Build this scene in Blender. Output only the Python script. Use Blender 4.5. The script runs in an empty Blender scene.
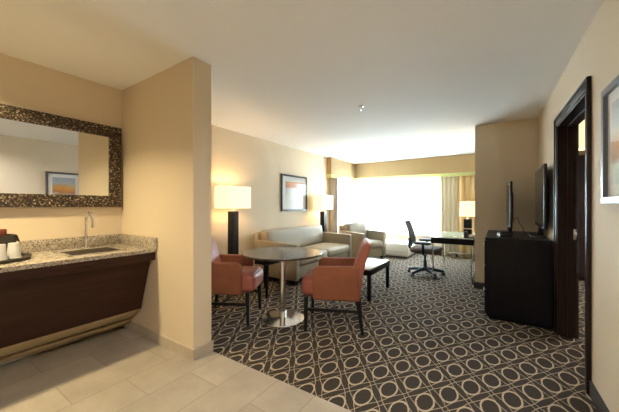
import bpy, bmesh, math, random
from mathutils import Vector, Matrix
random.seed(7)
S = bpy.context.scene
C = S.collection
R = math.radians
# ------------------------------------------------------------------ camera
cam = bpy.data.objects.new('camera', bpy.data.cameras.new('camera'))
C.objects.link(cam); S.camera = cam
cam.location = (0, 0, 1.25); cam.rotation_euler = (R(90), 0, R(33.4))
cam.data.sensor_width = 36; cam.data.lens = 285 / 619 * 36
cam.data.clip_start = 0.02
# ------------------------------------------------------------------ view + world + daylight
S.view_settings.view_transform = 'Standard'; S.view_settings.look = 'None'
S.view_settings.gamma = 1; S.view_settings.use_curve_mapping = False
S.view_settings.exposure = 0.28
S.cycles.max_bounces = 16; S.cycles.diffuse_bounces = 10; S.cycles.glossy_bounces = 6; S.cycles.transmission_bounces = 8; S.cycles.transparent_max_bounces = 16
W = bpy.data.worlds.new('world'); S.world = W; W.use_nodes = True
wb = W.node_tree.nodes['Background']
wb.inputs[0].default_value = (0.68, 0.84, 1.0, 1); wb.inputs[1].default_value = 50.0

def portal(name, loc, rot, sx, sy):
    l = bpy.data.lights.new(name, 'AREA'); l.shape = 'RECTANGLE'; l.size = sx; l.size_y = sy
    l.cycles.is_portal = True
    o = bpy.data.objects.new(name, l); C.objects.link(o); o.location = loc; o.rotation_euler = rot
portal('window_portal', (-2.2, 8.02, 1.28), (R(-90), 0, 0), 2.3, 1.7)
portal('window_portal', (-3.72, 7.15, 1.28), (0, R(-90), 0), 1.7, 0.85)
KITCHEN_W, ENTRY_FILL_W, BED_W, LAMP_W = 34, 30, 60, 14

# ------------------------------------------------------------------ materials
def mat(name, col=(.5, .5, .5), rough=.6, metal=0, spec=None, bump=None, coat=0, emis=None, var=None):
    m = bpy.data.materials.new(name); m.use_nodes = True
    nt = m.node_tree; b = nt.nodes['Principled BSDF']
    b.inputs['Base Color'].default_value = (*col, 1); b.inputs['Roughness'].default_value = rough
    b.inputs['Metallic'].default_value = metal
    if spec is not None: b.inputs['Specular IOR Level'].default_value = spec
    if coat: b.inputs['Coat Weight'].default_value = coat; b.inputs['Coat Roughness'].default_value = .1
    if emis: b.inputs['Emission Color'].default_value = (*emis[0], 1); b.inputs['Emission Strength'].default_value = emis[1]
    tc = nt.nodes.new('ShaderNodeTexCoord')
    if bump:
        n = nt.nodes.new('ShaderNodeTexNoise'); n.inputs['Scale'].default_value = bump[0]; n.inputs['Detail'].default_value = 3
        nt.links.new(tc.outputs['Object'], n.inputs['Vector'])
        bp = nt.nodes.new('ShaderNodeBump'); bp.inputs['Strength'].default_value = bump[1]; bp.inputs['Distance'].default_value = .005
        nt.links.new(n.outputs[0], bp.inputs['Height']); nt.links.new(bp.outputs[0], b.inputs['Normal'])
    if var:   # (scale, second colour, stretch)
        n = nt.nodes.new('ShaderNodeTexNoise'); n.inputs['Scale'].default_value = var[0]; n.inputs['Detail'].default_value = 4
        mp = nt.nodes.new('ShaderNodeMapping'); mp.inputs['Scale'].default_value = var[2] if len(var) > 2 else (1, 1, 1)
        nt.links.new(tc.outputs['Object'], mp.inputs[0]); nt.links.new(mp.outputs[0], n.inputs['Vector'])
        r = nt.nodes.new('ShaderNodeValToRGB'); e = r.color_ramp.elements
        e[0].position = .35; e[0].color = (*col, 1); e[1].position = .65; e[1].color = (*var[1], 1)
        nt.links.new(n.outputs[0], r.inputs[0]); nt.links.new(r.outputs[0], b.inputs['Base Color'])
    return m
class NT:
    """tiny helper for node maths"""
    def __init__(s, m): s.nt = m.node_tree; s.b = s.nt.nodes.get('Principled BSDF')
    def n(s, t, **k):
        x = s.nt.nodes.new(t)
        for a, v in k.items(): setattr(x, a, v)
        return x
    def l(s, a, b): s.nt.links.new(a, b)
    def m(s, op, a, b=None, c=None):
        x = s.n('ShaderNodeMath', operation=op)
        for i, v in enumerate((a, b, c)):
            if v is None: continue
            if isinstance(v, (int, float)): x.inputs[i].default_value = v
            else: s.l(v, x.inputs[i])
        return x.outputs[0]
    def ramp(s, fac, stops, interp='LINEAR'):
        r = s.n('ShaderNodeValToRGB'); r.color_ramp.interpolation = interp
        e = r.color_ramp.elements
        while len(e) < len(stops): e.new(.5)
        for i, (p, c) in enumerate(stops): e[i].position = p; e[i].color = (*c, 1)
        s.l(fac, r.inputs[0]); return r.outputs[0]
    def mix(s, f, a, b):
        x = s.n('ShaderNodeMix', data_type='RGBA')
        if isinstance(f, (int, float)): x.inputs[0].default_value = f
        else: s.l(f, x.inputs[0])
        for i, v in ((6, a), (7, b)):
            if isinstance(v, tuple): x.inputs[i].default_value = (*v, 1)
            else: s.l(v, x.inputs[i])
        return x.outputs[2]
    def xyz(s):
        t = s.n('ShaderNodeTexCoord'); q = s.n('ShaderNodeSeparateXYZ'); s.l(t.outputs['Object'], q.inputs[0])
        s.vec = t.outputs['Object']; return q.outputs
    def noise(s, scale, detail=3):
        x = s.n('ShaderNodeTexNoise'); x.inputs['Scale'].default_value = scale; x.inputs['Detail'].default_value = detail
        s.l(s.vec, x.inputs['Vector']); return x.outputs[0]

M = {}
M['wall'] = mat('wall_paint', (.69, .585, .435), .75, bump=(160, .12), var=(1.2, (.675, .57, .42)))
M['ceiling'] = mat('ceiling_paint', (.86, .855, .84), .85, bump=(120, .15), var=(2, (.85, .845, .83)))
M['darkwood'] = mat('dark_espresso_wood', (.014, .007, .006), .32, spec=.35, var=(6, (.028, .013, .010), (8, 8, .6)))
M['cabwood'] = mat('brown_wood_veneer', (.028, .010, .006), .45, spec=.25, var=(5, (.040, .015, .009), (6, .5, 6)))
M['blackwood'] = mat('black_lacquered_wood', (.006, .006, .008), .35, spec=.22, var=(5, (.009, .009, .012), (6, 6, .5)))
M['legwood'] = mat('black_leg_wood', (.007, .006, .006), .4, spec=.3, bump=(60, .1))
M['chrome'] = mat('chrome', (.78, .78, .78), .14, 1, bump=(30, .01))
M['steel'] = mat('brushed_steel', (.72, .69, .64), .36, 1, bump=(200, .05))
M['basin'] = mat('steel_basin', (.42, .38, .32), .33, 1, bump=(150, .05))
M['cream'] = mat('cream_skirt_board', (.58, .47, .28), .6, var=(3, (.55, .445, .26)))
M['darkbase'] = mat('dark_baseboard', (.05, .045, .042), .5, bump=(40, .05))
M['plastic_w'] = mat('white_plastic', (.75, .74, .70), .45, bump=(60, .05))
M['plastic_b'] = mat('black_plastic', (.012, .012, .014), .4, bump=(60, .05))
M['screen'] = mat('tv_screen', (.006, .006, .008), .12, spec=.5, bump=(5, .002))
M['blue'] = mat('blue_black_base', (.012, .028, .055), .3, bump=(60, .05))
M['cup'] = mat('white_cup', (.46, .455, .45), .5, bump=(80, .2))
M['red'] = mat('red_packet', (.14, .025, .012), .4, bump=(40, .3))
M['leather_box'] = mat('dark_brown_leatherette', (.035, .028, .02), .45, bump=(150, .3))
M['tabletop'] = mat('grey_brown_tabletop', (.055, .037, .025), .22, var=(9, (.075, .052, .036), (1, 5, 1)))
M['whitetop'] = mat('grey_laminate_top', (.55, .55, .56), .2, var=(20, (.6, .6, .6)))
M['mat_board'] = mat('white_mat_board', (.72, .73, .74), .8, bump=(90, .1))
M['frame_b'] = mat('black_picture_frame', (.02, .022, .026), .3, bump=(50, .05))
M['frame_s'] = mat('pewter_picture_frame', (.16, .17, .19), .28, .7, bump=(50, .05))
M['tan_drape'] = mat('tan_drapery', (.50, .33, .15), .8, bump=(300, .2))
M['taupe_drape'] = mat('taupe_drapery', (.22, .16, .115), .85, bump=(300, .2))
M['valance'] = mat('valance_fabric', (.345, .23, .105), .8, bump=(220, .3), var=(5, (.37, .25, .12), (14, 14, .3)))
M['band'] = mat('lime_valance_band', (.62, .66, .22), .8, bump=(300, .2))
M['carpetbed'] = None
M['grille'] = mat('dark_grille', (.10, .10, .10), .5, bump=(50, .1))

# fabrics with weave
def weave(name, c1, c2, freq, rough=.85):
    m = mat(name, c1, rough); h = NT(m); x, y, z = h.xyz()
    u = h.m('SINE', h.m('MULTIPLY', h.m('ADD', x, y), freq)); v = h.m('SINE', h.m('MULTIPLY', z, freq * 1.3))
    f = h.m('MULTIPLY_ADD', h.m('MULTIPLY', u, v), .35, .5)
    f = h.m('ADD', f, h.m('MULTIPLY_ADD', h.noise(7), .6, -.3))
    h.l(h.mix(h.m('MINIMUM', h.m('MAXIMUM', f, 0), 1), c1, c2), h.b.inputs['Base Color'])
    b = h.n('ShaderNodeBump'); b.inputs['Strength'].default_value = .25; b.inputs['Distance'].default_value = .002
    h.l(f, b.inputs['Height']); h.l(b.outputs[0], h.b.inputs['Normal'])
    return m
M['orange'] = weave('orange_check_fabric', (.14, .042, .018), (.35, .125, .06), 300)
M['coral'] = weave('coral_seat_vinyl', (.31, .09, .06), (.38, .12, .085), 300, .5)
M['sofa'] = weave('greige_sofa_fabric', (.29, .245, .18), (.34, .29, .215), 500, .55)
M['mesh'] = weave('grey_mesh_back', (.06, .055, .055), (.12, .11, .105), 900, .7)
M['seatgrey'] = weave('taupe_seat_fabric', (.12, .09, .08), (.17, .13, .115), 600)

# carpet
m = mat('ring_carpet', (.05, .04, .03), .95); h = NT(m); x, y, z = h.xyz(); M['carpet'] = m
wob = h.m('MULTIPLY_ADD', h.noise(60, 2), .008, -.004)
x = h.m('ADD', x, wob); y = h.m('ADD', y, wob)
PX, PY, X0, Y0 = .2334, .3345, .0805, 2.592
def cell(v, per, off): return h.m('SUBTRACT', h.m('FLOORED_MODULO', h.m('ADD', h.m('SUBTRACT', v, off), per / 2), per), per / 2)
def dist(a, b): return h.m('SQRT', h.m('ADD', h.m('MULTIPLY', a, a), h.m('MULTIPLY', h.m('MULTIPLY', b, .577), h.m('MULTIPLY', b, .577))))
d = h.m('MINIMUM', dist(cell(x, PX, X0), cell(y, PY, Y0)), dist(cell(x, PX, X0 + PX / 2), cell(y, PY, Y0 + PY / 2)))
ringm = h.m('LESS_THAN', h.m('ABSOLUTE', h.m('SUBTRACT', d, .0520)), .0052)
# trellis of double lines half way between the diagonal rows
def diag(sgn):
    # (x/PX) + sgn*(y/PY): rings sit at integers; lines near .5
    t = h.m('ADD', h.m('DIVIDE', h.m('SUBTRACT', x, X0), PX), h.m('MULTIPLY', h.m('DIVIDE', h.m('SUBTRACT', y, Y0), PY), sgn))
    t2 = h.m('ABSOLUTE', h.m('SUBTRACT', h.m('FLOORED_MODULO', t, 1.0), .5))
    u = h.m('ADD', h.m('DIVIDE', h.m('SUBTRACT', x, X0), PX), h.m('MULTIPLY', h.m('DIVIDE', h.m('SUBTRACT', y, Y0), PY), -sgn))
    wv = h.m('MULTIPLY', h.m('COSINE', h.m('MULTIPLY', u, 2 * math.pi)), .022)
    return h.m('LESS_THAN', h.m('ABSOLUTE', h.m('SUBTRACT', t2, h.m('ADD', .110, wv))), .0135)
lines = h.m('MAXIMUM', diag(1), diag(-1))
outside = h.m('GREATER_THAN', d, .054)
lines = h.m('MULTIPLY', lines, outside)
nz = h.noise(260, 2)
base = h.ramp(nz, [(.3, (.024, .019, .016)), (.7, (.060, .050, .041))])
light = h.ramp(nz, [(.3, (.33, .26, .18)), (.7, (.48, .395, .285))])
col = h.mix(h.m('MULTIPLY', lines, .88), base, light); col = h.mix(ringm, col, light)
h.l(col, h.b.inputs['Base Color'])
bp = h.n('ShaderNodeBump'); bp.inputs['Strength'].default_value = .5; bp.inputs['Distance'].default_value = .004
h.l(nz, bp.inputs['Height']); h.l(bp.outputs[0], h.b.inputs['Normal']); h.b.inputs['Specular IOR Level'].default_value = .15

# floor tile
m = mat('stone_tile', (.5, .42, .32), .42); h = NT(m); x, y, z = h.xyz(); M['tile'] = m
TW, TL = .3083, .618
cx = h.m('DIVIDE', h.m('ADD', x, 1.005), TW); ci = h.m('FLOOR', cx); fx = h.m('SUBTRACT', cx, ci)
par = h.m('FLOORED_MODULO', ci, 2)                      # column -1.93..-1.62 is ci=-3 -> odd -> joint at 1.295
cy = h.m('DIVIDE', h.m('SUBTRACT', y, h.m('MULTIPLY_ADD', par, .309, .986)), TL); cj = h.m('FLOOR', cy); fy = h.m('SUBTRACT', cy, cj)
ex = h.m('MULTIPLY', h.m('MINIMUM', fx, h.m('SUBTRACT', 1, fx)), TW); ey = h.m('MULTIPLY', h.m('MINIMUM', fy, h.m('SUBTRACT', 1, fy)), TL)
grout = h.m('LESS_THAN', h.m('MINIMUM', ex, ey), .0028)
cv = h.n('ShaderNodeCombineXYZ'); h.l(ci, cv.inputs[0]); h.l(cj, cv.inputs[1])
wn = h.n('ShaderNodeTexWhiteNoise'); h.l(cv.outputs[0], wn.inputs[0])
f = h.m('ADD', h.m('MULTIPLY', h.noise(5, 6), .7), h.m('MULTIPLY_ADD', wn.outputs[0], .25, .05))
f = h.m('ADD', f, h.m('MULTIPLY_ADD', h.noise(60, 3), .3, -.15))
tc_ = h.ramp(f, [(.25, (.28, .245, .195)), (.55, (.36, .315, .255)), (.8, (.43, .38, .31))])
h.l(h.mix(grout, tc_, (.23, .19, .145)), h.b.inputs['Base Color'])
bp = h.n('ShaderNodeBump'); bp.inputs['Strength'].default_value = .5; bp.inputs['Distance'].default_value = .002; bp.invert = True
h.l(grout, bp.inputs['Height']); h.l(bp.outputs[0], h.b.inputs['Normal'])
# stone baseboard
m = mat('stone_baseboard', (.52, .45, .36), .5, bump=(60, .1), var=(7, (.45, .385, .30))); M['stonebase'] = m
# granite
m = mat('speckled_granite', (.5, .45, .38), .16); h = NT(m); h.xyz(); M['granite'] = m
v = h.n('ShaderNodeTexVoronoi'); v.inputs['Scale'].default_value = 150; h.l(h.vec, v.inputs['Vector'])
sp = h.n('ShaderNodeSeparateColor'); h.l(v.outputs['Color'], sp.inputs[0])
f = h.m('ADD', h.m('MULTIPLY', sp.outputs[0], .55), h.m('MULTIPLY', h.noise(38, 4), .5))
c = h.ramp(f, [(.24, (.09, .075, .06)), (.35, (.20, .165, .13)), (.46, (.33, .28, .22)), (.6, (.43, .38, .30)), (.8, (.54, .49, .41))])
h.l(c, h.b.inputs['Base Color'])
# mosaic mirror frame
m = mat('mosaic_chip_frame', (.3, .25, .2), .28); h = NT(m); h.xyz(); M['mosaic'] = m
v = h.n('ShaderNodeTexVoronoi'); v.inputs['Scale'].default_value = 105; v.distance = 'CHEBYCHEV'; h.l(h.vec, v.inputs['Vector'])
sp = h.n('ShaderNodeSeparateColor'); h.l(v.outputs['Color'], sp.inputs[0])
h.l(h.ramp(sp.outputs[0], [(0, (.010, .008, .006)), (.48, (.03, .02, .013)), (.66, (.10, .065, .036)), (.80, (.22, .16, .10)), (.94, (.46, .40, .31))], 'CONSTANT'), h.b.inputs['Base Color'])
M['mirror'] = mat('mirror_silvering', (.86, .89, .90), .0, 1, bump=(2, 0))
# window glass / picture glass
def glassy(name, tint, rough=0, ior=1.45, frac=.9):
    m = bpy.data.materials.new(name); m.use_nodes = True; h = NT(m); nt = m.node_tree; nt.nodes.remove(h.b)
    t = h.n('ShaderNodeBsdfTransparent'); t.inputs[0].default_value = (*tint, 1)
    g = h.n('ShaderNodeBsdfGlossy'); g.inputs['Roughness'].default_value = rough
    fr = h.n('ShaderNodeFresnel'); fr.inputs[0].default_value = ior
    x = h.n('ShaderNodeMixShader'); ge = h.n('ShaderNodeNewGeometry'); h.l(h.m('MULTIPLY', fr.outputs[0], h.m('SUBTRACT', 1, ge.outputs['Backfacing'])), x.inputs[0]); h.l(t.outputs[0], x.inputs[1]); h.l(g.outputs[0], x.inputs[2])
    h.l(x.outputs[0], nt.nodes['Material Output'].inputs[0]); return m
M['glass'] = glassy('window_glass', (.97, .98, .98)); M['picglass'] = glassy('picture_glass', (1, 1, 1), 0, 1.5)
M['deskglass'] = mat('green_glass_painted_reflection', (.50, .66, .61), .08, bump=(3, .01))  # green glass; the window's bright reflection is put into this pale colour
M['greenglass'] = glassy('green_glass_top', (.62, .80, .74), .03, 1.9)
# sheer curtain
def cloth(name, col, transl, transp=0.0):
    m = bpy.data.materials.new(name); m.use_nodes = True; h = NT(m); nt = m.node_tree; nt.nodes.remove(h.b)
    d_ = h.n('ShaderNodeBsdfDiffuse'); d_.inputs[0].default_value = (*col, 1)
    t = h.n('ShaderNodeBsdfTranslucent'); t.inputs[0].default_value = (*col, 1)
    a = h.n('ShaderNodeMixShader'); a.inputs[0].default_value = transl; h.l(d_.outputs[0], a.inputs[1]); h.l(t.outputs[0], a.inputs[2])
    o = a.outputs[0]
    if transp:
        p = h.n('ShaderNodeBsdfTransparent'); b = h.n('ShaderNodeMixShader')
        h.xyz(); w_ = h.m('MULTIPLY_ADD', h.noise(400, 1), .1, transp - .05)
        h.l(w_, b.inputs[0])
        h.l(o, b.inputs[1]); h.l(p.outputs[0], b.inputs[2]); o = b.outputs[0]
    h.l(o, nt.nodes['Material Output'].inputs[0]); return m
M['sheer'] = cloth('sheer_curtain', (.90, .89, .84), .6, .42)
M['drape'] = cloth('tan_drape_cloth', (.62, .44, .22), .12)
M['creamdrape'] = cloth('cream_drape_cloth', (.60, .52, .37), .12)
M['drape2'] = cloth('taupe_drape_cloth', (.34, .25, .18), .12)
M['bandcloth'] = cloth('lime_band_cloth', (.74, .76, .40), .5)
# lamp shade (lit)
def shade_mat(name, strength):
    m = mat(name, (.85, .78, .62), .9); h = NT(m); x, y, z = h.xyz()
    wv = h.m('MULTIPLY_ADD', h.noise(160, 2), .12, .94)
    h.b.inputs['Emission Color'].default_value = (1.0, .80, .46, 1)
    h.l(h.m('MULTIPLY', wv, strength), h.b.inputs['Emission Strength']); return m
M['shade'] = shade_mat('lit_lampshade_fabric', 0.95)
M['bulb'] = mat('lit_diffuser', (.9, .9, .85), .5, emis=((1, .82, .55), 6))

# artworks
def art(name, stops, scale=3, ax=2, amp=.35, lo=0., hi=1.):
    m = mat(name, (.5, .5, .5), .6); h = NT(m); x = h.xyz()
    f = h.m('DIVIDE', h.m('SUBTRACT', x[ax], lo), hi - lo)
    f = h.m('ADD', f, h.m('MULTIPLY_ADD', h.noise(scale, 6), amp, -amp / 2))
    h.l(h.ramp(f, stops), h.b.inputs['Base Color']); return m
M['art_right'] = art('abstract_shore_art', [(.0, (.42, .46, .50)), (.22, (.50, .52, .52)), (.36, (.38, .18, .07)), (.50, (.62, .26, .05)), (.62, (.55, .33, .12)), (.72, (.40, .42, .44)), (.95, (.34, .40, .48))], 4, 2, .3, -.24, .24)
M['art_left'] = art('pale_art_painted_reflections', [(.0, (.62, .66, .70)), (.3, (.70, .70, .70)), (.66, (.60, .60, .60)), (.74, (.42, .14, .08)), (.92, (.50, .22, .14)), (1, (.66, .66, .66))], 3, 2, .12, -.27, .27)  # pale ground and red band paint in the reflected window and valance

# ------------------------------------------------------------------ mesh helpers
class MB:
    def __init__(s): s.bm = bmesh.new()
    def _add(s, tmp, mt=None, smooth=None):
        if mt is not None: bmesh.ops.transform(tmp, matrix=mt, verts=tmp.verts)
        me = bpy.data.meshes.new('t'); tmp.to_mesh(me); tmp.free(); s.bm.from_mesh(me); bpy.data.meshes.remove(me); return s
    def box(s, x0, x1, y0, y1, z0, z1, r=0, seg=2, mt=None):
        t = bmesh.new(); bmesh.ops.create_cube(t, size=1)
        for v in t.verts:
            v.co = Vector(((x0 + x1) / 2 + v.co.x * (x1 - x0), (y0 + y1) / 2 + v.co.y * (y1 - y0), (z0 + z1) / 2 + v.co.z * (z1 - z0)))
        if r: bmesh.ops.bevel(t, geom=list(t.edges), offset=r, segments=seg, profile=.5, affect='EDGES')
        return s._add(t, mt)
    def cushion(s, x0, x1, y0, y1, z0, z1, r=.04, puff=.015, mt=None):
        """subdivided soft box with slightly bulging faces"""
        t = bmesh.new(); bmesh.ops.create_cube(t, size=1)
        bmesh.ops.subdivide_edges(t, edges=list(t.edges), cuts=9, use_grid_fill=True)
        dx, dy, dz = x1 - x0, y1 - y0, z1 - z0
        for v in t.verts:
            p = v.co * 2; q = []
            for i, dd in enumerate((dx, dy, dz)):
                # remap so most samples sit near the rounded edge
                q.append(math.sin(p[i] * math.pi / 2) * dd / 2)
            q = Vector(q); core = Vector([max(-dd / 2 + r, min(dd / 2 - r, q[i])) for i, dd in enumerate((dx, dy, dz))])
            e = q - core
            if e.length > r: e = e.normalized() * r
            elif e.length > 1e-6 and max(abs(p[0]), abs(p[1]), abs(p[2])) > .999: e = e.normalized() * r
            c = core + e
            for i in range(3):
                j, k = (i + 1) % 3, (i + 2) % 3
                if abs(p[i]) > .999: c[i] += math.copysign(puff * (1 - p[j] ** 2) * (1 - p[k] ** 2), p[i])
            v.co = c + Vector(((x0 + x1) / 2, (y0 + y1) / 2, (z0 + z1) / 2))
        return s._add(t, mt)
    def cyl(s, x, y, z0, z1, r0, r1=None, n=24, bev=0, mt=None):
        t = bmesh.new(); bmesh.ops.create_cone(t, cap_ends=True, segments=n, radius1=r0, radius2=r0 if r1 is None else r1, depth=z1 - z0)
        bmesh.ops.translate(t, vec=(x, y, (z0 + z1) / 2), verts=t.verts)
        if bev:
            ed = [e for e in t.edges if abs(e.verts[0].co.z - e.verts[1].co.z) < 1e-5]
            bmesh.ops.bevel(t, geom=ed, offset=bev, segments=2, profile=.5, affect='EDGES')
        return s._add(t, mt)
    def sphere(s, x, y, z, rx, ry=None, rz=None, n=16, mt=None):
        t = bmesh.new(); bmesh.ops.create_uvsphere(t, u_segments=n, v_segments=n // 2, radius=1)
        for v in t.verts: v.co = Vector((x + v.co.x * rx, y + v.co.y * (ry or rx), z + v.co.z * (rz or rx)))
        return s._add(t, mt)
    def lathe(s, prof, n=32, x=0, y=0, mt=None, sx=1, sy=1):
        t = bmesh.new(); rings = []
        for r_, z_ in prof:
            rings.append([t.verts.new((x + sx * r_ * math.cos(2 * math.pi * i / n), y + sy * r_ * math.sin(2 * math.pi * i / n), z_)) for i in range(n)])
        for a, b in zip(rings, rings[1:]):
            for i in range(n): t.faces.new((a[i], a[(i + 1) % n], b[(i + 1) % n], b[i]))
        if prof[0][0] > 1e-4: t.faces.new(list(reversed(rings[0])))
        if prof[-1][0] > 1e-4: t.faces.new(rings[-1])
        bmesh.ops.remove_doubles(t, verts=t.verts, dist=1e-6)
        return s._add(t, mt)
    def tube(s, pts, r, n=10, mt=None):
        pts = [Vector(p) for p in pts]; t = bmesh.new(); rings = []; up = Vector((0, 0, 1)); N = None
        for i, p in enumerate(pts):
            T = (pts[min(i + 1, len(pts) - 1)] - pts[max(i - 1, 0)]).normalized()
            if N is None:
                N = T.cross(up); 
                if N.length < .1: N = T.cross(Vector((1, 0, 0)))
            N = (N - T * N.dot(T)).normalized(); B = T.cross(N)
            rr = r[i] if isinstance(r, (list, tuple)) else r
            rings.append([t.verts.new(p + (N * math.cos(2 * math.pi * k / n) + B * math.sin(2 * math.pi * k / n)) * rr) for k in range(n)])
        for a, b in zip(rings, rings[1:]):
            for k in range(n): t.faces.new((a[k], a[(k + 1) % n], b[(k + 1) % n], b[k]))
        t.faces.new(list(reversed(rings[0]))); t.faces.new(rings[-1])
        bmesh.ops.recalc_face_normals(t, faces=t.faces)
        return s._add(t, mt)
    def bar(s, p, q, w, d, w2=None, d2=None):
        """square bar from p (bottom) to q (top), tapered"""
        t = bmesh.new(); w2 = w2 or w; d2 = d2 or d
        vs = []
        for c, a, b in ((Vector(p), w, d), (Vector(q), w2, d2)):
            for sx_, sy_ in ((-1, -1), (1, -1), (1, 1), (-1, 1)): vs.append(t.verts.new((c.x + sx_ * a / 2, c.y + sy_ * b / 2, c.z)))
        t.faces.new(vs[3::-1]); t.faces.new(vs[4:])
        for i in range(4): t.faces.new((vs[i], vs[(i + 1) % 4], vs[4 + (i + 1) % 4], vs[4 + i]))
        bmesh.ops.bevel(t, geom=list(t.edges), offset=min(w, d, w2, d2) * .1, segments=1, affect='EDGES')
        return s._add(t)
    def prism(s, poly, axis, a, b, r=0, seg=2, mt=None):
        """poly 2D points; axis 'y': (x,z) extruded along y; 'x': (y,z); 'z': (x,y)"""
        t = bmesh.new()
        def P(u, v, w): return {'y': (u, w, v), 'x': (w, u, v), 'z': (u, v, w)}[axis]
        A = [t.verts.new(P(u, v, a)) for u, v in poly]; B = [t.verts.new(P(u, v, b)) for u, v in poly]
        t.faces.new(A); t.faces.new(list(reversed(B))); n = len(poly)
        for i in range(n): t.faces.new((A[i], B[i], B[(i + 1) % n], A[(i + 1) % n]))
        bmesh.ops.recalc_face_normals(t, faces=t.faces)
        if r: bmesh.ops.bevel(t, geom=list(t.edges), offset=r, segments=seg, profile=.5, affect='EDGES')
        return s._add(t, mt)
    def build(s, name, m, parent=None, smooth=True):
        me = bpy.data.meshes.new(name); bmesh.ops.recalc_face_normals(s.bm, faces=s.bm.faces); s.bm.to_mesh(me); s.bm.free()
        me.materials.append(m)
        o = bpy.data.objects.new(name, me); C.objects.link(o)
        if smooth:
            for p in me.polygons: p.use_smooth = True
            try: me.set_sharp_from_angle(angle=R(38))
            except Exception: pass
        if parent: o.parent = parent
        return o
def tag(o, label, cat, group=None):
    o['label'] = label; o['category'] = cat
    if group: o['group'] = group
    return o
def thing(name, label, cat, loc=(0, 0, 0), rz=0, group=None):
    o = bpy.data.objects.new(name, None); C.objects.link(o); o.location = loc; o.rotation_euler = (0, 0, rz); o.empty_display_size = .1
    return tag(o, label, cat, group)
def copy_tree(o, parent=None):
    c = o.copy(); C.objects.link(c); c.parent = parent
    for ch in list(o.children): copy_tree(ch, c)
    return c
def struct(o): o['kind'] = 'structure'; return o
def Rm(axis, a, piv=(0, 0, 0)): return Matrix.Translation(piv) @ Matrix.Rotation(R(a), 4, axis) @ Matrix.Translation([-q for q in piv])

H = 2.465
TILT = math.atan(.0215)
def RW(y, off=0): return (.575 - .0215 * y + off, y)
# ------------------------------------------------------------------ STRUCTURE
struct(MB().box(-3.72, .62, -2.1, 1.59, -.1, 0).build('floor', M['tile'], smooth=False))
f2 = MB().box(-3.72, .62, 1.59, 8.0, -.1, 0); f2.box(.62, 3.7, 1.0, 8.0, -.1, 0)
struct(f2.build('floor', M['carpet'], smooth=False))
struct(MB().box(-3.72, 3.7, -2.1, 8.0, H, H + .1).build('ceiling', M['ceiling'], smooth=False))
w = MB(); w.box(-3.72, -3.57, 1.59, 6.78, 0, H).box(-3.72, -3.57, 7.52, 8.0, 0, H).box(-3.72, -3.57, 6.78, 7.52, 0, .5).box(-3.72, -3.57, 6.78, 7.52, 2.1, H)
struct(w.build('wall_left', M['wall'], smooth=False))
struct(MB().box(-3.43, -3.295, -2.1, 1.415, 0, H).build('wall_kitchen', M['wall'], smooth=False))
struct(MB().box(-3.72, -2.065, 1.415, 1.59, 0, H).build('wall_partition', M['wall'], smooth=False))
w = MB(); w.box(-3.57, -3.3, 7.85, 8.0, 0, H).box(-1.25, -.285, 7.85, 8.0, 0, H).box(-3.3, -1.25, 7.85, 8.0, 0, .5).box(-3.3, -1.25, 7.85, 8.0, 2.1, H)
struct(w.build('wall_back', M['wall'], smooth=False))
w = MB(); w.prism([(-.285, 5.0), (RW(5.0)[0] + .1, 5.0), (RW(5.0)[0] + .1, 5.12), (-.165, 5.12), (-.165, 8.0), (-.285, 8.0)], 'z', 0, H)
struct(w.build('wall_alcove', M['wall'], smooth=False))
# right wall, in its own frame (origin on its near line, local y along the wall)
DY0, DY1, DZ, TT = 2.655, 3.655, 2.04, .13
w = MB(); w.box(0, TT, -2.1, DY0, 0, H).box(0, TT, DY1, 5.0, 0, H).box(0, TT, DY0, DY1, DZ, H)
wr = struct(w.build('wall_right', M['wall'], smooth=False)); wr.location = (.575, 0, 0); wr.rotation_euler = (0, 0, TILT)
struct(MB().box(-3.43, .75, -2.2, -2.1, 0, H).build('wall_rear', M['wall'], smooth=False))
# bedroom shell beyond the doorway
w = MB(); w.box(-.165, 3.7, 7.3, 7.4, 0, H)
struct(w.build('wall_bedroom_far', M['wall'], smooth=False))
struct(MB().box(3.6, 3.7, 1.0, 7.3, 0, H).build('wall_bedroom_side', M['wall'], smooth=False))
struct(MB().box(.74, 3.6, 1.0, 1.1, 0, H).build('wall_bedroom_near', M['wall'], smooth=False))
# door casing: reveal boards + trim
def rw_obj(o): o.location = (.575, 0, 0); o.rotation_euler = (0, 0, TILT); return o
j = MB(); tk = .025
j.box(-.012, TT + .012, DY1 - tk, DY1, 0, DZ).box(-.012, TT + .012, DY0, DY0 + tk, 0, DZ).box(-.012, TT + .012, DY0, DY1, DZ - tk, DZ)
j.box(.06, .10, DY1 - tk - .014, DY1 - tk, 0, DZ - tk, .002).box(.06, .10, DY0 + tk, DY0 + tk + .014, 0, DZ - tk, .002).box(.06, .10, DY0 + tk, DY1 - tk, DZ - tk - .014, DZ - tk, .002)
dj = struct(rw_obj(j.build('door_1', M['darkwood'], smooth=False)))
t_ = MB()
for (a, b, c, d_) in ((DY0 - .065, DY0 + .008, 0, DZ + .07), (DY1 - .008, DY1 + .065, 0, DZ + .07)):
    t_.box(-.020, -.0005, a, b, c, d_, .006, 2)
t_.box(-.020, -.0005, DY0 - .065, DY1 + .065, DZ - .008, DZ + .07, .006, 2)
t_.box(-.027, -.0005, DY0 - .065, DY0 - .045, 0, DZ + .07, .004, 2).box(-.027, -.0005, DY1 + .045, DY1 + .065, 0, DZ + .07, .004, 2).box(-.027, -.0005, DY0 - .065, DY1 + .065, DZ + .05, DZ + .07, .004, 2)
struct(rw_obj(t_.build('trim_1', M['darkwood'])))
k = MB(); k.box(.104, .125, DY1 - tk - .004, DY1 - tk - .0005, .93, 1.03, .001); k.box(.118, .128, DY1 - tk - .005, DY1 - tk - .003, .96, 1.0)
sp_ = k.build('strike_plate', M['steel']); sp_.parent = dj
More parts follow.
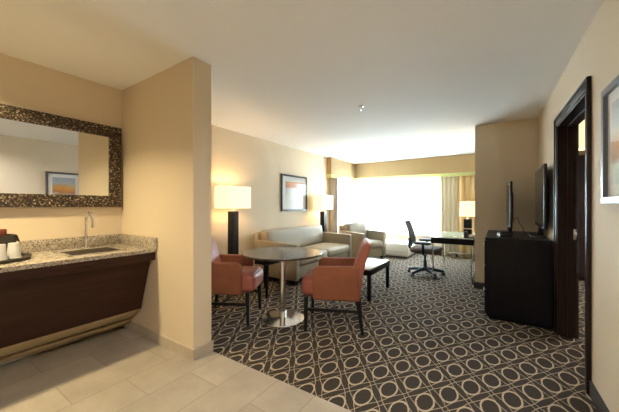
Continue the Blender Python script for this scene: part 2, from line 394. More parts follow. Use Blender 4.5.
# baseboards
b = MB(); b.prism([(-3.27, 1.402), (-2.052, 1.402), (-2.052, 1.60), (-2.0645, 1.60), (-2.0645, 1.4145), (-3.27, 1.4145)], 'z', 0, .088)
struct(b.build('baseboard_partition', M['stonebase'], smooth=False))
struct(MB().box(-3.2945, -3.282, -2.0, 1.402, 0, .088, .002).build('baseboard_kitchen', M['stonebase']))
b = MB(); b.box(-.014, -.0005, -2.0, DY0 - .066, 0, .10, .003); struct(rw_obj(b.build('baseboard_right', M['darkbase'])))
b = MB(); b.box(-.30, -.2855, 4.985, 7.84, 0, .10, .003).box(-.2995, -.13, 4.985, 4.9995, 0, .10, .003); struct(b.build('baseboard_alcove', M['darkbase']))
struct(MB().box(-3.5695, -3.556, 1.60, 7.84, 0, .10, .003).build('baseboard_left', M['darkbase']))
struct(MB().box(-3.55, -.305, 7.836, 7.8495, 0, .10, .003).build('baseboard_back', M['darkbase']))
# windows (frame + glass)
def window(name, horizontal, a0, a1, z0, z1, c, mull):
    fr = MB(); g = MB()
    def bx(B, u0, u1, zz0, zz1, d0, d1):
        if horizontal: B.box(u0, u1, c + d0, c + d1, zz0, zz1)
        else: B.box(c + d0, c + d1, u0, u1, zz0, zz1)
    for q in ((a0, a0 + .05, z0, z1), (a1 - .05, a1, z0, z1), (a0, a1, z0, z0 + .05), (a0, a1, z1 - .05, z1)): bx(fr, *q, -.03, .03)
    for mu in mull: bx(fr, mu - .025, mu + .025, z0, z1, -.025, .025)
    o = struct(fr.build(name, M['plastic_w'], smooth=False))
    bx(g, a0 + .03, a1 - .03, z0 + .03, z1 - .03, -.004, .004)
    p = g.build('pane', M['glass'], smooth=False); p.parent = o
window('window_1', True, -3.3, -1.25, .5, 2.1, 7.93, (-2.27,))
window('window_2', False, 6.78, 7.52, .5, 2.1, -3.65, ())
struct(MB().box(-3.32, -1.23, 7.78, 7.86, .47, .498, .004).build('trim_2', M['plastic_w']))

# ------------------------------------------------------------------ ceiling lights, the entry one added
def area(name, loc, size, power, col, rot=(0, 0, 0), spread=180, shape='DISK'):
    l = bpy.data.lights.new(name, 'AREA'); l.shape = shape; l.size = size; l.energy = power; l.color = col; l.spread = R(spread)
    o = bpy.data.objects.new(name, l); C.objects.link(o); o.location = loc; o.rotation_euler = rot; return o
def downlight(loc, label, power, size=.16, col=(1, .96, .90), spread=150):
    o = thing('recessed_ceiling_light', label, 'ceiling light', (loc[0], loc[1], H))
    MB().lathe([(size / 2 + .03, -.002), (size / 2 + .03, -.008), (size / 2 + .008, -.012), (size / 2, -.006), (size / 2, -.002)], 32).build('trim_ring', M['plastic_w'], o)
    MB().cyl(0, 0, -.006, -.003, size / 2, n=32).build('diffuser', M['bulb'], o)
    l = area('lamp_light', (0, 0, -.012), size, power, col, spread=spread); l.parent = o
downlight((-2.74, .15), 'round recessed ceiling light over the granite counter', KITCHEN_W, .16, (1, .80, .45), 125)
downlight((-.25, .55), 'added round ceiling fill light over the tiled entry, out of view', ENTRY_FILL_W)  # added, unseen: neutral fill for the right wall and near room
downlight((2.4, 5.2), 'round recessed ceiling light in the bedroom beyond the doorway', BED_W, .2)

# ------------------------------------------------------------------ KITCHEN
FX = -2.61     # counter front
t = thing('granite_worktop', 'speckled granite counter with raised backsplash beneath the mosaic mirror', 'counter', (-3.293, 1.412, 0))
def loc_k(B): return B
ox, oy = -3.293, 1.412
SX0, SX1, SY0, SY1 = -3.09, -2.75, .83, 1.20
wt = MB()
for (a, b_, c_, d_) in ((-3.291, SX0, -1.6, 1.410), (SX1, FX, -1.6, 1.410), (SX0, SX1, -1.6, SY0), (SX0, SX1, SY1, 1.410)):
    wt.box(a - ox, b_ - ox, c_ - oy, d_ - oy, .83, .86)
wt.build('worktop', M['granite'], t, smooth=False)
bs = MB(); bs.box(-3.291 - ox, -3.271 - ox, -1.6 - oy, 1.410 - oy, .86, .96, .002).box(-3.271 - ox, FX + .01 - ox, 1.390 - oy, 1.410 - oy, .86, .96, .002)
bs.build('backsplash', M['granite'], t)
# apron below the worktop
t = thing('counter_cabinet', 'dark brown sloping cabinet panel under the granite counter', 'cabinet', (-3.293, 1.412, 0))
def q(pts): return [(a - ox, z_) for a, z_ in pts]
c = MB(); c.prism(q([(-2.680, .828), (-2.700, .828), (-2.897, .27), (-2.872, .262)]), 'y', -1.6 - oy, 1.405 - oy, .002)
c.build('sloping_panel', M['cabwood'], t, smooth=False)
c = MB(); c.prism(q([(-2.630, .829), (-2.655, .829), (-2.655, .755), (-2.630, .755)]), 'y', -1.6 - oy, 1.408 - oy, .003); c.build('top_rail', M['cabwood'], t)
c = MB(); c.prism(q([(-2.875, .258), (-2.90, .27), (-3.10, .145), (-3.085, .125)]), 'y', -1.6 - oy, 1.398 - oy, .003)
c.prism(q([(-3.085, .095), (-3.103, .110), (-3.265, .02), (-3.25, .002)]), 'y', -1.6 - oy, 1.398 - oy, .003)
c.build('toe_panel', M['cream'], t)
c = MB(); c.prism(q([(-3.27, .82), (-2.7, .82), (-2.91, .28), (-3.27, .05)]), 'y', 1.22 - oy, 1.24 - oy); c.build('end_panel', M['cabwood'], t, smooth=False)
# sink
t = thing('sink', 'stainless steel rectangular sink set into the granite counter', 'sink', ((SX0 + SX1) / 2, (SY0 + SY1) / 2, .70))
sx, sy = (SX1 - SX0) / 2, (SY1 - SY0) / 2
s_ = MB(); th_ = .006
s_.box(-sx + .004, sx - .004, -sy + .004, sy - .004, 0, th_)
s_.box(-sx + .002, -sx + .01, -sy + .002, sy - .002, 0, .162).box(sx - .01, sx - .002, -sy + .002, sy - .002, 0, .162)
s_.box(-sx + .002, sx - .002, -sy + .002, -sy + .01, 0, .162).box(-sx + .002, sx - .002, sy - .01, sy - .002, 0, .162)
s_.build('basin', M['basin'], t, smooth=False)
r_ = MB(); e = .018
r_.box(-sx - e, -sx + .008, -sy - e, sy + e, .1605, .1645, .001).box(sx - .008, sx + e, -sy - e, sy + e, .1605, .1645, .001)
r_.box(-sx - e, sx + e, -sy - e, -sy + .008, .1605, .1645, .001).box(-sx - e, sx + e, sy - .008, sy + e, .1605, .1645, .001)
r_.build('rim', M['steel'], t)
MB().cyl(0, 0, .006, .011, .038, n=24, bev=.002).build('drain', M['chrome'], t)
# faucet
t = thing('faucet', 'chrome gooseneck faucet standing behind the sink', 'faucet', (-3.155, 1.055, .86))
MB().lathe([(.028, 0), (.028, .008), (.018, .018), (.015, .075), (.012, .085)], 24).build('base', M['chrome'], t)
pts = [(0, 0, .08), (0, 0, .16), (0, 0, .25)]
for a in range(0, 181, 15): pts.append((.055 - .055 * math.cos(R(a)), 0, .25 + .075 * math.sin(R(a))))
pts += [(.11, 0, .235), (.112, 0, .215)]
MB().tube(pts, 0.0125, 12, mt=Rm('Z', 8)).build('spout', M['chrome'], t)
MB().cyl(.112 * math.cos(R(8)), .112 * math.sin(R(8)), .195, .218, .0145, n=16, bev=.002).build('aerator', M['chrome'], t)
MB().tube([(0, .015, .05), (0, .04, .055), (0, .075, .085)], [.006, .0055, .005], 8).build('handle', M['chrome'], t)
# tray with box and cups
TC = (-2.985, .42)
t = thing('serving_tray', 'round dark tray on the granite counter', 'tray', (*TC, .86))
MB().lathe([(0, .001), (.205, .001), (.222, .004), (.232, .024), (.228, .026), (.218, .009), (.204, .006), (0, .006)], 48).build('tray_dish', M['leather_box'], t)
t = thing('coffee_box', 'dark brown box with open flap behind the white cups', 'box', (-3.065, .47, .867), R(4))
b = MB(); wdt, dp, hh = .10, .06, .17
b.box(-dp, dp, -wdt, wdt, 0, .006).box(-dp, -dp + .006, -wdt, wdt, 0, hh).box(dp - .006, dp, -wdt, wdt, 0, hh - .005).box(-dp, dp, -wdt, -wdt + .006, 0, hh).box(-dp, dp, wdt - .006, wdt, 0, hh)
b.box(-dp + .006, dp - .006, -wdt + .006, wdt - .006, .12, .124)
b.build('box_body', M['leather_box'], t, smooth=False)
b = MB(); b.prism([(wdt + .001, hh - .006), (wdt + .018, hh - .055), (wdt + .021, hh - .053), (wdt + .004, hh - .001)], 'x', -dp, dp); b.build('flap', M['leather_box'], t, smooth=False)
for a, bb in ((-.03, .010),):
    o = MB().box(-.02, .02, -.022, .022, 0, .066, .006, 2).build('sugar_packet', M['red']); o.location = (-3.07 + a * .4, .505 + bb * .8, 1.012)
    tag(o, 'dark red packet sticking out of the brown box behind the white cups', 'packet')
def cup(x, y, label):
    t = thing('paper_cup', label, 'cup', (x, y, .867), 0, 'white cups upside down on the tray')
    MB().lathe([(.039, .0), (.0405, .004), (.039, .008), (.030, .108), (.028, .112), (0, .112)], 32).build('cup_body', M['cup'], t)
    MB().lathe([(.0395, .0005), (.0425, .003), (.0425, .007), (.0395, .0095)], 32).build('cup_rim', M['cup'], t)
cup(-2.965, .552, 'white upside down cup nearest the sink on the tray')
cup(-2.925, .474, 'white upside down cup at the left edge of the photo')

# mirror
t = thing('wall_mirror', 'large rectangular mirror in a dark mosaic chip frame over the counter', 'mirror', (-3.2945, .60, 1.24))
y0, y1, z1, fw = -.80, .796, .815, .112
g = MB(); g.box(.004, .028, y0 + fw - .002, y1 - fw + .002, fw - .002, z1 - fw + .002).build('mirror_glass', M['mirror'], t, smooth=False)
f = MB()
for (a, b_, c_, d_) in ((y0, y1, 0, fw), (y0, y1, z1 - fw, z1), (y0, y0 + fw, fw, z1 - fw), (y1 - fw, y1, fw, z1 - fw)): f.box(.001, .040, a, b_, c_, d_, .003, 1)
f.build('mosaic_frame', M['mosaic'], t)

# ------------------------------------------------------------------ PICTURES
def picture(loc, rz, wd, ht, fm, artm, label, fw=.045, matw=.11):
    """local: hangs on a wall behind it at x=0, faces +x"""
    t = thing('framed_picture', label, 'picture', loc, rz)
    f = MB()
    for (a, b_, c_, d_) in ((-wd / 2, wd / 2, -ht / 2, -ht / 2 + fw), (-wd / 2, wd / 2, ht / 2 - fw, ht / 2), (-wd / 2, -wd / 2 + fw, -ht / 2 + fw, ht / 2 - fw), (wd / 2 - fw, wd / 2, -ht / 2 + fw, ht / 2 - fw)):
        f.box(.001, .032, a, b_, c_, d_, .003, 1)
    f.build('frame', fm, t)
    MB().box(.003, .012, -wd / 2 + fw, wd / 2 - fw, -ht / 2 + fw, ht / 2 - fw).build('mat_board', M['mat_board'], t, smooth=False)
    MB().box(.0122, .0135, -wd / 2 + matw, wd / 2 - matw, -ht / 2 + matw, ht / 2 - matw).build('artwork', artm, t, smooth=False)
    MB().box(.020, .022, -wd / 2 + fw, wd / 2 - fw, -ht / 2 + fw, ht / 2 - fw).build('glass', M['picglass'], t, smooth=False)
picture((-3.5695, 4.83, 1.518), 0, .90, .745, M['frame_b'], M['art_left'], 'black framed picture with painted-in pale reflections on the wall above the sofa', .038, .14)
px_, py_ = RW(2.005, -.0005)
picture((px_, py_, 1.582), math.pi + TILT, .55, .64, M['frame_s'], M['art_right'], 'pewter framed blue and orange picture on the wall right of the doorway', .038, .10)

# ------------------------------------------------------------------ SOFA / ARMCHAIR
def lounge(name, label, cat, loc, rz, depth, width, n):
    t = thing(name, label, cat, loc, rz); D, Wd = depth / 2, width / 2; at = .095
    m_ = M['sofa']
    for s_ in (-1, 1):
        a0, a1 = (Wd - at, Wd) if s_ > 0 else (-Wd, -Wd + at)
        MB().prism([(-D + .02, .08), (D, .08), (D, .645), (-D + .02, .675)], 'y', a0, a1, .014, 3).build('armrest', m_, t)
    b = MB(); b.box(-D + .05, D - .05, -Wd + at - .002, Wd - at + .002, .085, .30, .012)
    b.build('seat_base', m_, t)
    cw = (2 * (Wd - at)) / n
    for i in range(n):
        y_ = -Wd + at + cw * i
        MB().cushion(-D + .26, D - .005, y_ + .004, y_ + cw - .004, .29, .445, .045, .018).build('seat_cushion', m_, t)
    MB().box(-D, -D + .12, -Wd + .004, Wd - .004, .085, .79, .03, 3, mt=Rm('Y', -2, (-D, 0, .1))).build('back_frame', m_, t)
    if True:
        MB().cushion(-D + .09, -D + .28, -Wd + at - .02, Wd - at + .02, .41, .82, .055, .012, mt=Rm('Y', -8, (-D + .1, 0, .41))).build('back_cushion', m_, t)
    for x_ in (-D + .08, D - .08):
        for y_ in (-Wd + .06, Wd - .06): MB().bar((x_, y_, 0), (x_, y_, .082), .04, .04, .055, .055).build('leg', M['legwood'], t)
    return t
lounge('sofa', 'greige fabric two-cushion sofa against the wall under the black framed picture', 'sofa', (-3.035, 4.555, 0), 0, .90, 2.01, 2)
lounge('armchair', 'greige fabric armchair by the bright window', 'armchair', (-2.675, 6.31, 0), R(-20), .76, .82, 1)

# ------------------------------------------------------------------ DINING CHAIRS
def dining_chair(label, loc, rz):
    t = thing('dining_chair', label, 'chair', loc, rz, None)
    # seat with rounded waterfall front
    MB().cushion(-.22, .315, -.215, .215, .335, .525, .045, .016).build('seat', M['coral'], t)
    for s_ in (-1, 1):
        y0, y1 = (.205, .275) if s_ > 0 else (-.275, -.205)
        MB().prism([(-.265, .325), (.195, .325), (.200, .60), (.182, .637), (.15, .652), (-.25, .662)], 'y', y0, y1, .016, 3).build('armrest', M['orange'], t)
    b = MB(); prof = [(-.27, .335), (-.17, .335), (-.19, .55), (-.245, .73), (-.295, .855), (-.315, .885), (-.345, .895), (-.372, .875), (-.372, .84), (-.325, .70), (-.29, .55)]
    b.prism(prof, 'y', -.235, .235, .02, 3); b.build('backrest', M['coral'], t)
    for x_, dx, nm in ((.262, .008, 'f'), (-.24, -.05, 'b')):
        for s_ in (-1, 1):
            MB().bar((x_ + dx + .0, s_ * .245, 0), (x_, s_ * .24, .345), .028, .028, .042, .042).build('leg', M['legwood'], t)
    for s_ in (-1, 1):
        MB().box(-.265, .255, s_ * .243 - .01, s_ * .243 + .01, .205, .235, .002).build('stretcher', M['legwood'], t)
    MB().box(-.02, .0, -.235, .235, .21, .232, .002).build('stretcher', M['legwood'], t)
    return t
a = math.atan2(-.23, -.508)
dining_chair('coral dining chair right of the round table, its back to the coffee table', (-1.455, 2.69, 0), a)
a2 = math.atan2(.245, .44)
dining_chair('coral dining chair left of the round table, partly behind the wall end', (-2.525, 2.215, 0), a2)

# ------------------------------------------------------------------ ROUND TABLE
t = thing('round_table', 'round dark top pedestal table on a chrome column between two coral chairs', 'table', (-1.995, 2.485, 0))
MB().lathe([(0, .715), (.422, .715), (.436, .719), (.440, .725), (.440, .732), (.436, .738), (0, .738)], 72).build('tabletop', M['tabletop'], t)
MB().cyl(0, 0, .685, .715, .14, n=32).build('top_plate', M['legwood'], t)
MB().cyl(0, 0, .02, .686, .037, n=32).build('pedestal', M['chrome'], t)
MB().lathe([(0, 0), (.240, 0), (.243, .004), (.240, .010), (.10, .018), (.05, .022), (0, .022)], 64).build('base_plate', M['chrome'], t)

# side table between lamp and sofa
t = thing('side_table', 'small dark side table behind the round table near the sofa arm', 'side table', (-2.78, 3.08, 0))
MB().box(-.20, .20, -.20, .20, .49, .515, .004).build('tabletop', M['blackwood'], t)
MB().box(-.17, .17, -.17, .17, .44, .49, .002).build('apron', M['blackwood'], t)
for x_ in (-.165, .165):
    for y_ in (-.165, .165): MB().bar((x_, y_, 0), (x_, y_, .45), .03, .03, .04, .04).build('leg', M['blackwood'], t)

# coffee table
t = thing('coffee_table', 'low coffee table with grey top and black frame before the sofa', 'coffee table', (-1.645, 3.94, 0))
MB().box(-.258, .258, -.398, .398, .405, .42, .003).build('tabletop', M['whitetop'], t)
MB().box(-.262, .262, -.402, .402, .335, .405, .004).build('apron', M['blackwood'], t)
for x_ in (-.235, .235):
    for y_ in (-.375, .375): MB().bar((x_, y_, 0), (x_, y_, .34), .045, .045).build('leg', M['blackwood'], t)

# ------------------------------------------------------------------ LAMPS
def rounded_rect(hx, hy, r, n=6):
    P_ = []
    for cx_, cy_, a0 in ((hx - r, hy - r, 0), (-hx + r, hy - r, 90), (-hx + r, -hy + r, 180), (hx - r, -hy + r, 270)):
        for i in range(n + 1):
            a_ = R(a0 + 90 * i / n); P_.append((cx_ + r * math.cos(a_), cy_ + r * math.sin(a_)))
    return P_
def shell(B, poly, z0, z1, th=.004):
    t = bmesh.new(); n = len(poly)
    sc = lambda p, d: (p[0] * (1 - d / .15), p[1] * (1 - d / .3))
    inn = [sc(p, th) for p in poly]
    L = [[t.verts.new((x_, y_, z_)) for x_, y_ in pp] for pp, z_ in ((poly, z0), (poly, z1), (inn, z1), (inn, z0))]
    for k_ in range(4):
        A, Bq = L[k_], L[(k_ + 1) % 4]
        for i in range(n): t.faces.new((A[i], A[(i + 1) % n], Bq[(i + 1) % n], Bq[i]))
    return B._add(t)
def bulb_light(parent, z, power, col=(1, .66, .32), r=.04):
    l = bpy.data.lights.new('bulb_light', 'POINT'); l.energy = power; l.color = col; l.shadow_soft_size = r
    o = bpy.data.objects.new('bulb_light', l); C.objects.link(o); o.parent = parent; o.location = (0, 0, z)
def floor_lamp(label, loc, dz=0):
    t = thing('floor_lamp', label, 'lamp', loc)
    MB().box(-.058, .058, -.058, .058, 0, 1.17 - dz, .003, 1).build('column', M['blackwood'], t)
    MB().box(-.10, .10, -.10, .10, 0, .02, .003, 1).build('base', M['blackwood'], t)
    MB().box(-.022, .022, -.022, .022, 1.17 - dz, 1.235 - dz, .003, 1).build('neck', M['steel'], t)
    MB().tube([(0, 0, 1.23 - dz), (0, 0, 1.555 - dz)], .004, 8).build('stem', M['steel'], t)
    f = MB(); f.sphere(0, 0, 1.56 - dz, .012); f.box(-.13, .13, -.003, .003, 1.538 - dz, 1.543 - dz).box(-.003, .003, -.27, .27, 1.538 - dz, 1.543 - dz)
    f.build('finial', M['steel'], t)
    shell(MB(), rounded_rect(.14, .285, .10), 1.215 - dz, 1.545 - dz).build('lamp_shade', M['shade'], t)
    bulb_light(t, 1.40 - dz, LAMP_W)
    return t
floor_lamp('lit floor lamp on a dark box column, behind the left coral chair', (-3.36, 2.985, 0))
floor_lamp('lit floor lamp on a dark box column, between sofa and window curtain', (-3.395, 5.74, 0), .045)

# ------------------------------------------------------------------ VALANCE + CURTAINS
t = thing('window_valance', 'tan fabric valance with pale lime band around the window corner', 'valance', (-3.45, 7.6, 1.96))
VX, VY = -3.45, 7.6
v = MB(); zt = H - 1.96 - .002
def vb(x0, x1, y0, y1, z0, z1, B): B.box(x0 - VX, x1 - VX, y0 - VY, y1 - VY, z0, z1, .003, 1)
v = MB(); vb(-3.46, -.292, 7.60, 7.625, .09, zt, v); vb(-3.47, -3.445, 6.22, 7.60, .09, zt, v); vb(-3.568, -3.445, 6.20, 6.225, .09, zt, v)
v.build('valance_board', M['valance'], t)
v = MB(); vb(-3.46, -.292, 7.604, 7.621, 0, .09, v); vb(-3.466, -3.449, 6.225, 7.60, 0, .09, v); vb(-3.566, -3.449, 6.204, 6.221, 0, .09, v)
v.build('lime_band', M['bandcloth'], t)
def curtain(name, pts, z0, z1, amp, wl, m_, label, cat='curtain', group=None, nrm=None):
    """pleated cloth hung along the segment pts[0]->pts[1]"""
    p, q_ = Vector((*pts[0], 0)), Vector((*pts[1], 0)); L_ = (q_ - p).length; T = (q_ - p) / L_; N = Vector((-T.y, T.x, 0))
    n = int(L_ / wl * 12); bm = bmesh.new(); rows = []
    ph = random.random() * 6
    for z_, k_ in ((z1, .75), ((z0 * .35 + z1 * .65), 1), ((z0 * .7 + z1 * .3), 1.1), (z0, 1.15)):
        row = []
        for i in range(n + 1):
            s_ = i / n * L_; a_ = 2 * math.pi * s_ / wl + .6 * math.sin(s_ * 5 + ph)
            pos = T * (s_ + .012 * math.sin(2 * a_)) + N * (amp * k_ * math.sin(a_) * (1 + .25 * math.sin(s_ * 9 + ph)))
            row.append(bm.verts.new((pos.x, pos.y, z_)))
        rows.append(row)
    for a_, b_ in zip(rows, rows[1:]):
        for i in range(n): bm.faces.new((a_[i], a_[i + 1], b_[i + 1], b_[i]))
    me = bpy.data.meshes.new(name); bm.to_mesh(me); bm.free(); me.materials.append(m_)
    for f_ in me.polygons: f_.use_smooth = True
    o = bpy.data.objects.new(name, me); C.objects.link(o); o.location = (p.x, p.y, 0)
    sm = o.modifiers.new('thickness', 'SOLIDIFY'); sm.thickness = .0015 if m_ is M['sheer'] else .003
    return tag(o, label, cat, group)
curtain('sheer_curtain', ((-3.38, 7.735), (-1.19, 7.735)), .50, 2.2, .012, .10, M['sheer'], 'white sheer curtain across the wide back window')
curtain('sheer_curtain', ((-3.50, 6.66), (-3.50, 7.60)), .50, 2.2, .012, .10, M['sheer'], 'white sheer curtain over the narrow side window in the left corner')
curtain('drape', ((-1.15, 7.69), (-.84, 7.69)), .015, 2.2, .022, .09, M['creamdrape'], 'cream sheer drape panel at the left side of the tan drape', 'curtain')
curtain('drape', ((-.80, 7.665), (-.33, 7.665)), .015, 2.2, .03, .125, M['drape'], 'tan pleated drape beside the desk lamp')
curtain('drape', ((-3.505, 6.24), (-3.505, 6.62)), .015, 2.2, .022, .10, M['drape2'], 'taupe pleated drape behind the floor lamp at the left')

# air conditioner
t = thing('air_conditioner', 'white wall air conditioner unit beneath the window', 'air conditioner', (-2.24, 7.06, 0))
b = MB(); b.box(-.48, .48, -.20, .45, .05, .35, .02, 3); b.build('cabinet', M['plastic_w'], t)
MB().box(-.46, .46, -.17, .66, 0, .052, .004).build('base', M['grille'], t)
MB().box(-.46, .46, .20, .66, .06, .34, .004).build('wall_sleeve', M['plastic_w'], t)
b = MB()
for i in range(14): b.box(.02 + i * .03, .036 + i * .03, -.17, .0, .3495, .356)
b.box(.0, .46, -.18, .01, .3485, .3515); b.build('air_grille', M['grille'], t)
MB().box(-.45, -.15, -.16, -.02, .3495, .355, .002).build('control_door', M['plastic_w'], t)
b = MB(); b.box(-.47, .47, -.204, -.1995, .155, .16); b.build('front_seam', M['grille'], t)

# ------------------------------------------------------------------ DESK
DX0, DX1, DY_0, DY_1 = -.95, -.306, 5.15, 6.42
t = thing('writing_desk', 'glass topped desk with black apron and chrome legs against the alcove wall', 'desk', ((DX0 + DX1) / 2, (DY_0 + DY_1) / 2, 0))
hx, hy = (DX1 - DX0) / 2, (DY_1 - DY_0) / 2
MB().box(-hx, hx, -hy, hy, .718, .73, .002, 1).build('glass_top', M['deskglass'], t)
b = MB(); b.box(-hx + .01, hx - .01, -hy + .01, -hy + .03, .625, .717).box(-hx + .01, hx - .01, hy - .03, hy - .01, .625, .717).box(-hx + .01, -hx + .03, -hy + .01, hy - .01, .66, .717).box(hx - .03, hx - .01, -hy + .01, hy - .01, .625, .717)
b.box(-hx + .02, hx - .02, -hy + .02, hy - .02, .700, .716)
b.build('apron', M['blackwood'], t, smooth=False)
for x_ in (-hx + .035, hx - .035):
    for y_ in (-hy + .045, hy - .045): MB().cyl(x_, y_, 0, .70, .016, n=20).build('leg', M['chrome'], t)
MB().tube([(-hx + .035, hy - .045, .30), (hx - .035, hy - .045, .30)], .012, 10).build('crossbar', M['chrome'], t)
# desk lamp
t = thing('desk_lamp', 'lit table lamp with black block base on the glass desk', 'lamp', (-.418, 5.52, .73))
MB().box(-.075, .075, -.06, .06, 0, .018, .003, 1).build('base', M['steel'], t)
MB().box(-.06, .06, -.045, .045, .018, .30, .003, 1).build('block', M['blackwood'], t)
b = MB(); b.box(-.0615, .0615, -.0465, .0465, .13, .145).build('chrome_band', M['steel'], t)
MB().tube([(0, 0, .30), (0, 0, .60)], .006, 8).build('stem', M['steel'], t)
MB().lathe([(.126, .345), (.118, .60), (.114, .60), (.122, .345)], 40).build('lamp_shade', M['shade'], t)
b = MB(); b.box(-.117, .117, -.003, .003, .592, .596).sphere(0, 0, .605, .01); b.build('finial', M['steel'], t)
bulb_light(t, .47, LAMP_W * .6)
# telephone
t = thing('telephone', 'black desk telephone beside the lamp on the glass desk', 'telephone', (-.385, 5.33, .73), R(-90))
MB().prism([(-.09, 0), (.09, 0), (.09, .02), (-.09, .055)], 'y', -.075, .075, .005).build('phone_body', M['plastic_b'], t)
b = MB(); b.box(-.085, .085, -.07, -.025, .075, .1, .008).box(-.085, -.045, -.07, -.025, .045, .085, .006).box(.045, .085, -.07, -.025, .02, .085, .006); b.build('handset', M['plastic_b'], t)
b = MB()
for i in range(3):
    for k_ in range(4): b.box(-.04 + k_ * .03, -.02 + k_ * .03, .0 + i * .022, .015 + i * .022, .03 - (k_ * .006) + .0, .052 - k_ * .0062)
b.build('keypad', M['plastic_w'], t)
t = MB().box(-.03, .03, -.045, .045, 0, .004, .001).build('notepad', M['plastic_w']); t.location = (-.60, 5.36, .7303)
tag(t, 'small white notepad near the front of the glass desk', 'notepad')

# ------------------------------------------------------------------ OFFICE CHAIR
t = thing('office_chair', 'black task chair with grey mesh back tucked at the desk', 'office chair', (-1.095, 5.47, 0), R(4))
for i in range(5):
    a_ = R(72 * i + 20); c_, s_ = math.cos(a_), math.sin(a_)
    arm = MB(); arm.tube([(.03 * c_, .03 * s_, .115), (.17 * c_, .17 * s_, .098), (.31 * c_, .31 * s_, .072)], [.036, .030, .022], 8)
    ar = arm.build('base_arm', M['blue'], t)
    w_ = MB()
    for sg in (-1, 1):
        mt = Matrix.Translation((.31 * c_, .31 * s_, .028)) @ Matrix.Rotation(a_ + .6, 4, 'Z') @ Matrix.Rotation(R(90), 4, 'X')
        w_.cyl(0, 0, sg * .016 - .009, sg * .016 + .009, .0275, n=18, bev=.003, mt=mt)
    w_.tube([(.31 * c_, .31 * s_, .03), (.31 * c_, .31 * s_, .072)], .009, 8)
    w_.build('caster', M['blue'], ar)
MB().lathe([(.045, .085), (.045, .14), (.032, .15), (.030, .27), (.02, .275), (.02, .40), (0, .40)], 20).build('gas_lift', M['blue'], t)
MB().box(-.13, .12, -.09, .09, .395, .43, .01).build('tilt_mechanism', M['blue'], t)
MB().cushion(-.22, .27, -.245, .245, .425, .505, .035, .012).build('seat', M['seatgrey'], t)
# curved back
def back_pt(u, v):   # u -1..1 across, v 0..1 up
    z_ = .55 + v * .42; x_ = -.235 - .11 * v - .05 * math.sin(v * 2.6) * 0 + .035 * u * u - .02 * math.sin(math.pi * v) * -1
    return Vector((x_, u * (.215 + .02 * math.sin(math.pi * v)), z_))
bm = bmesh.new(); G = [[bm.verts.new(back_pt(-1 + 2 * i / 12, k_ / 10)) for i in range(13)] for k_ in range(11)]
for k_ in range(10):
    for i in range(12): bm.faces.new((G[k_][i], G[k_][i + 1], G[k_ + 1][i + 1], G[k_ + 1][i]))
me = bpy.data.meshes.new('mesh_back'); bm.to_mesh(me); bm.free(); me.materials.append(M['mesh'])
o = bpy.data.objects.new('mesh_back', me); C.objects.link(o); o.parent = t; md = o.modifiers.new('thickness', 'SOLIDIFY'); md.thickness = .008
loop = [back_pt(-1 + 2 * i / 10, 0) for i in range(11)] + [back_pt(1, k_ / 8) for k_ in range(1, 9)] + [back_pt(1 - 2 * i / 10, 1) for i in range(1, 11)] + [back_pt(-1, 1 - k_ / 8) for k_ in range(1, 9)]
MB().tube(loop, .013, 8).build('back_frame', M['blue'], t)
MB().tube([(-.08, 0, .41), (-.22, 0, .42), (-.275, 0, .50), (-.27, 0, .66)], [.028, .028, .026, .022], 8).build('back_support', M['blue'], t)
for s_ in (-1, 1):
    y_ = s_ * .275
    MB().tube([(.0, s_ * .12, .41), (-.0, s_ * .25, .415), (-.0, y_, .45), (.0, y_, .59)], .024, 8).build('arm_post', M['blue'], t)
    MB().cushion(-.14, .13, y_ - .04, y_ + .04, .585, .625, .015, .003).build('arm_pad', M['plastic_b'], t)

# ------------------------------------------------------------------ DRESSER + TVS
t = thing('dresser', 'black dresser with end panel towards the room under the two televisions', 'dresser', (.175, 4.34, 0))
x0, x1, y0, y1 = -.29, .288, -.615, .615
b = MB(); b.box(x0 + .012, x1, y0 + .005, y1 - .005, .03, .872, .002, 1); b.build('carcass', M['blackwood'], t)
MB().box(x0 + .03, x1 - .01, y0 + .03, y1 - .03, 0, .03).build('plinth', M['blackwood'], t)
MB().box(x0, x1 + .004, y0, y1, .872, .897, .003, 1).build('dresser_top', M['blackwood'], t)
for i in range(2):
    for k_ in range(3):
        dr = MB().box(x0 - .006, x0 + .012, y0 + .02 + i * .595, y0 + .6 + i * .595, .05 + k_ * .273, .315 + k_ * .273, .003, 1).build('drawer', M['blackwood'], t)
        MB().tube([(x0 - .022, y0 + .24 + i * .595, .25 + k_ * .273), (x0 - .022, y0 + .38 + i * .595, .25 + k_ * .273)], .005, 8).build('drawer_pull', M['steel'], dr)
def tv(label, loc, rz, wd, ht, z0, dark):
    """screen faces -x, local origin under the centre of the stand"""
    t = thing('television', label, 'television', loc, rz)
    b = MB(); b.box(-.014, .014, -wd / 2, wd / 2, z0, z0 + ht, .006, 2); b.prism([(.013, z0 + .06), (.030, z0 + .1), (.030, z0 + ht * .7), (.013, z0 + ht - .06)], 'y', -wd * .36, wd * .36, .006)
    b.build('housing', M['plastic_b'], t)
    MB().box(-.0155, -.0142, -wd / 2 + .028, wd / 2 - .028, z0 + .035, z0 + ht - .028).build('screen', M['screen'], t, smooth=False)
    MB().prism([(-.03, .012), (.028, .012), (.025, z0 + .10), (.005, z0 + .10)], 'y', -.05, .05, .006).build('stand_neck', M['plastic_b'], t)
    MB().box(-.11, .03, -wd * .28, wd * .28, 0, .014, .005).build('stand_foot', M['plastic_b'], t)
tv('large television nearest the doorway, on the black dresser', (.427, 4.345, .898), R(-1.0), 1.04, .69, .105, 1)
tv('smaller slim television further left on the black dresser', (.132, 4.62, .898), R(2.5), .56, .58, .08, 0)
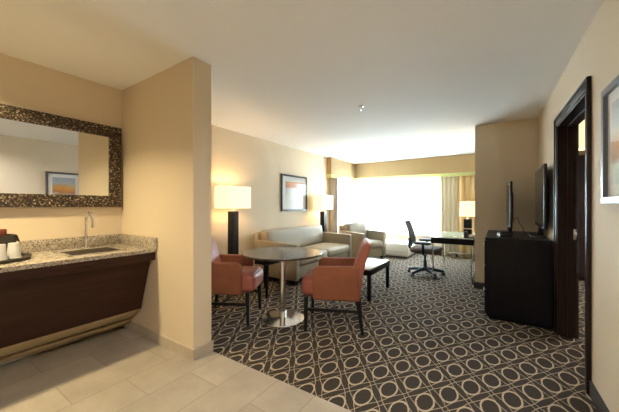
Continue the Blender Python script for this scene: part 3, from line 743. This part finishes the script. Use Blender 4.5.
# cable loops behind the small television
o = MB().tube([(.170, 4.56, 1.03), (.19, 4.50, 1.10), (.215, 4.42, 1.10), (.225, 4.35, 1.04), (.25, 4.30, 1.0), (.262, 4.24, .96), (.262, 4.20, .92), (.258, 4.14, .903)], .004, 6).build('power_cable', M['plastic_b'])
tag(o, 'black looping cable behind the smaller television', 'cable')
o = MB().box(-.06, .06, -.10, .10, 0, .028, .004).build('cable_box', M['plastic_b']); o.location = (.07, 4.05, .898); o.rotation_euler = (0, 0, R(8))
tag(o, 'flat black set-top box on the front of the black dresser', 'set-top box')

# sprinkler
t = thing('fire_sprinkler', 'small pendant fire sprinkler on the ceiling', 'sprinkler', (-1.388, 3.246, H))
MB().lathe([(.032, -.001), (.032, -.006), (.016, -.014), (.009, -.016), (.009, -.03), (0, -.03)], 20).build('escutcheon', M['steel'], t)
b = MB(); b.tube([(.008, 0, -.028), (.014, 0, -.04), (.004, 0, -.052)], .002, 6).tube([(-.008, 0, -.028), (-.014, 0, -.04), (-.004, 0, -.052)], .002, 6); b.build('frame_arms', M['steel'], t)
MB().cyl(0, 0, -.055, -.052, .015, n=16).build('deflector', M['steel'], t)

# ------------------------------------------------------------------ bedroom bits through the doorway
t = thing('wardrobe', 'dark wardrobe in the bedroom beyond the doorway', 'wardrobe', (1.42, 6.75, 0))
MB().box(-.30, .6, -.28, .28, .05, 2.1, .004, 1).build('carcass', M['darkwood'], t)
MB().box(-.28, .58, -.26, .26, 0, .05).build('plinth', M['darkwood'], t)
for i in range(2):
    d_ = MB().box(-.297 + i * .449, .146 + i * .449, -.298, -.281, .07, 2.08, .003, 1).build('door', M['darkwood'], t)
    MB().tube([(.12 + i * .06, -.315, 1.0), (.12 + i * .06, -.315, 1.2)], .006, 8).build('handle', M['steel'], d_)
t = thing('pendant_lamp', 'lit cylinder pendant lamp glimpsed through the doorway', 'lamp', (.872, 4.9, H))
MB().cyl(0, 0, -.02, -.001, .05, n=20).build('canopy', M['steel'], t)
MB().lathe([(.085, -.50), (.085, -.06), (.081, -.06), (.081, -.50)], 32).build('lamp_shade', M['shade'], t)
MB().tube([(0, 0, -.30), (0, 0, -.01)], .006, 8).build('stem', M['steel'], t)
bulb_light(t, -.35, 12)
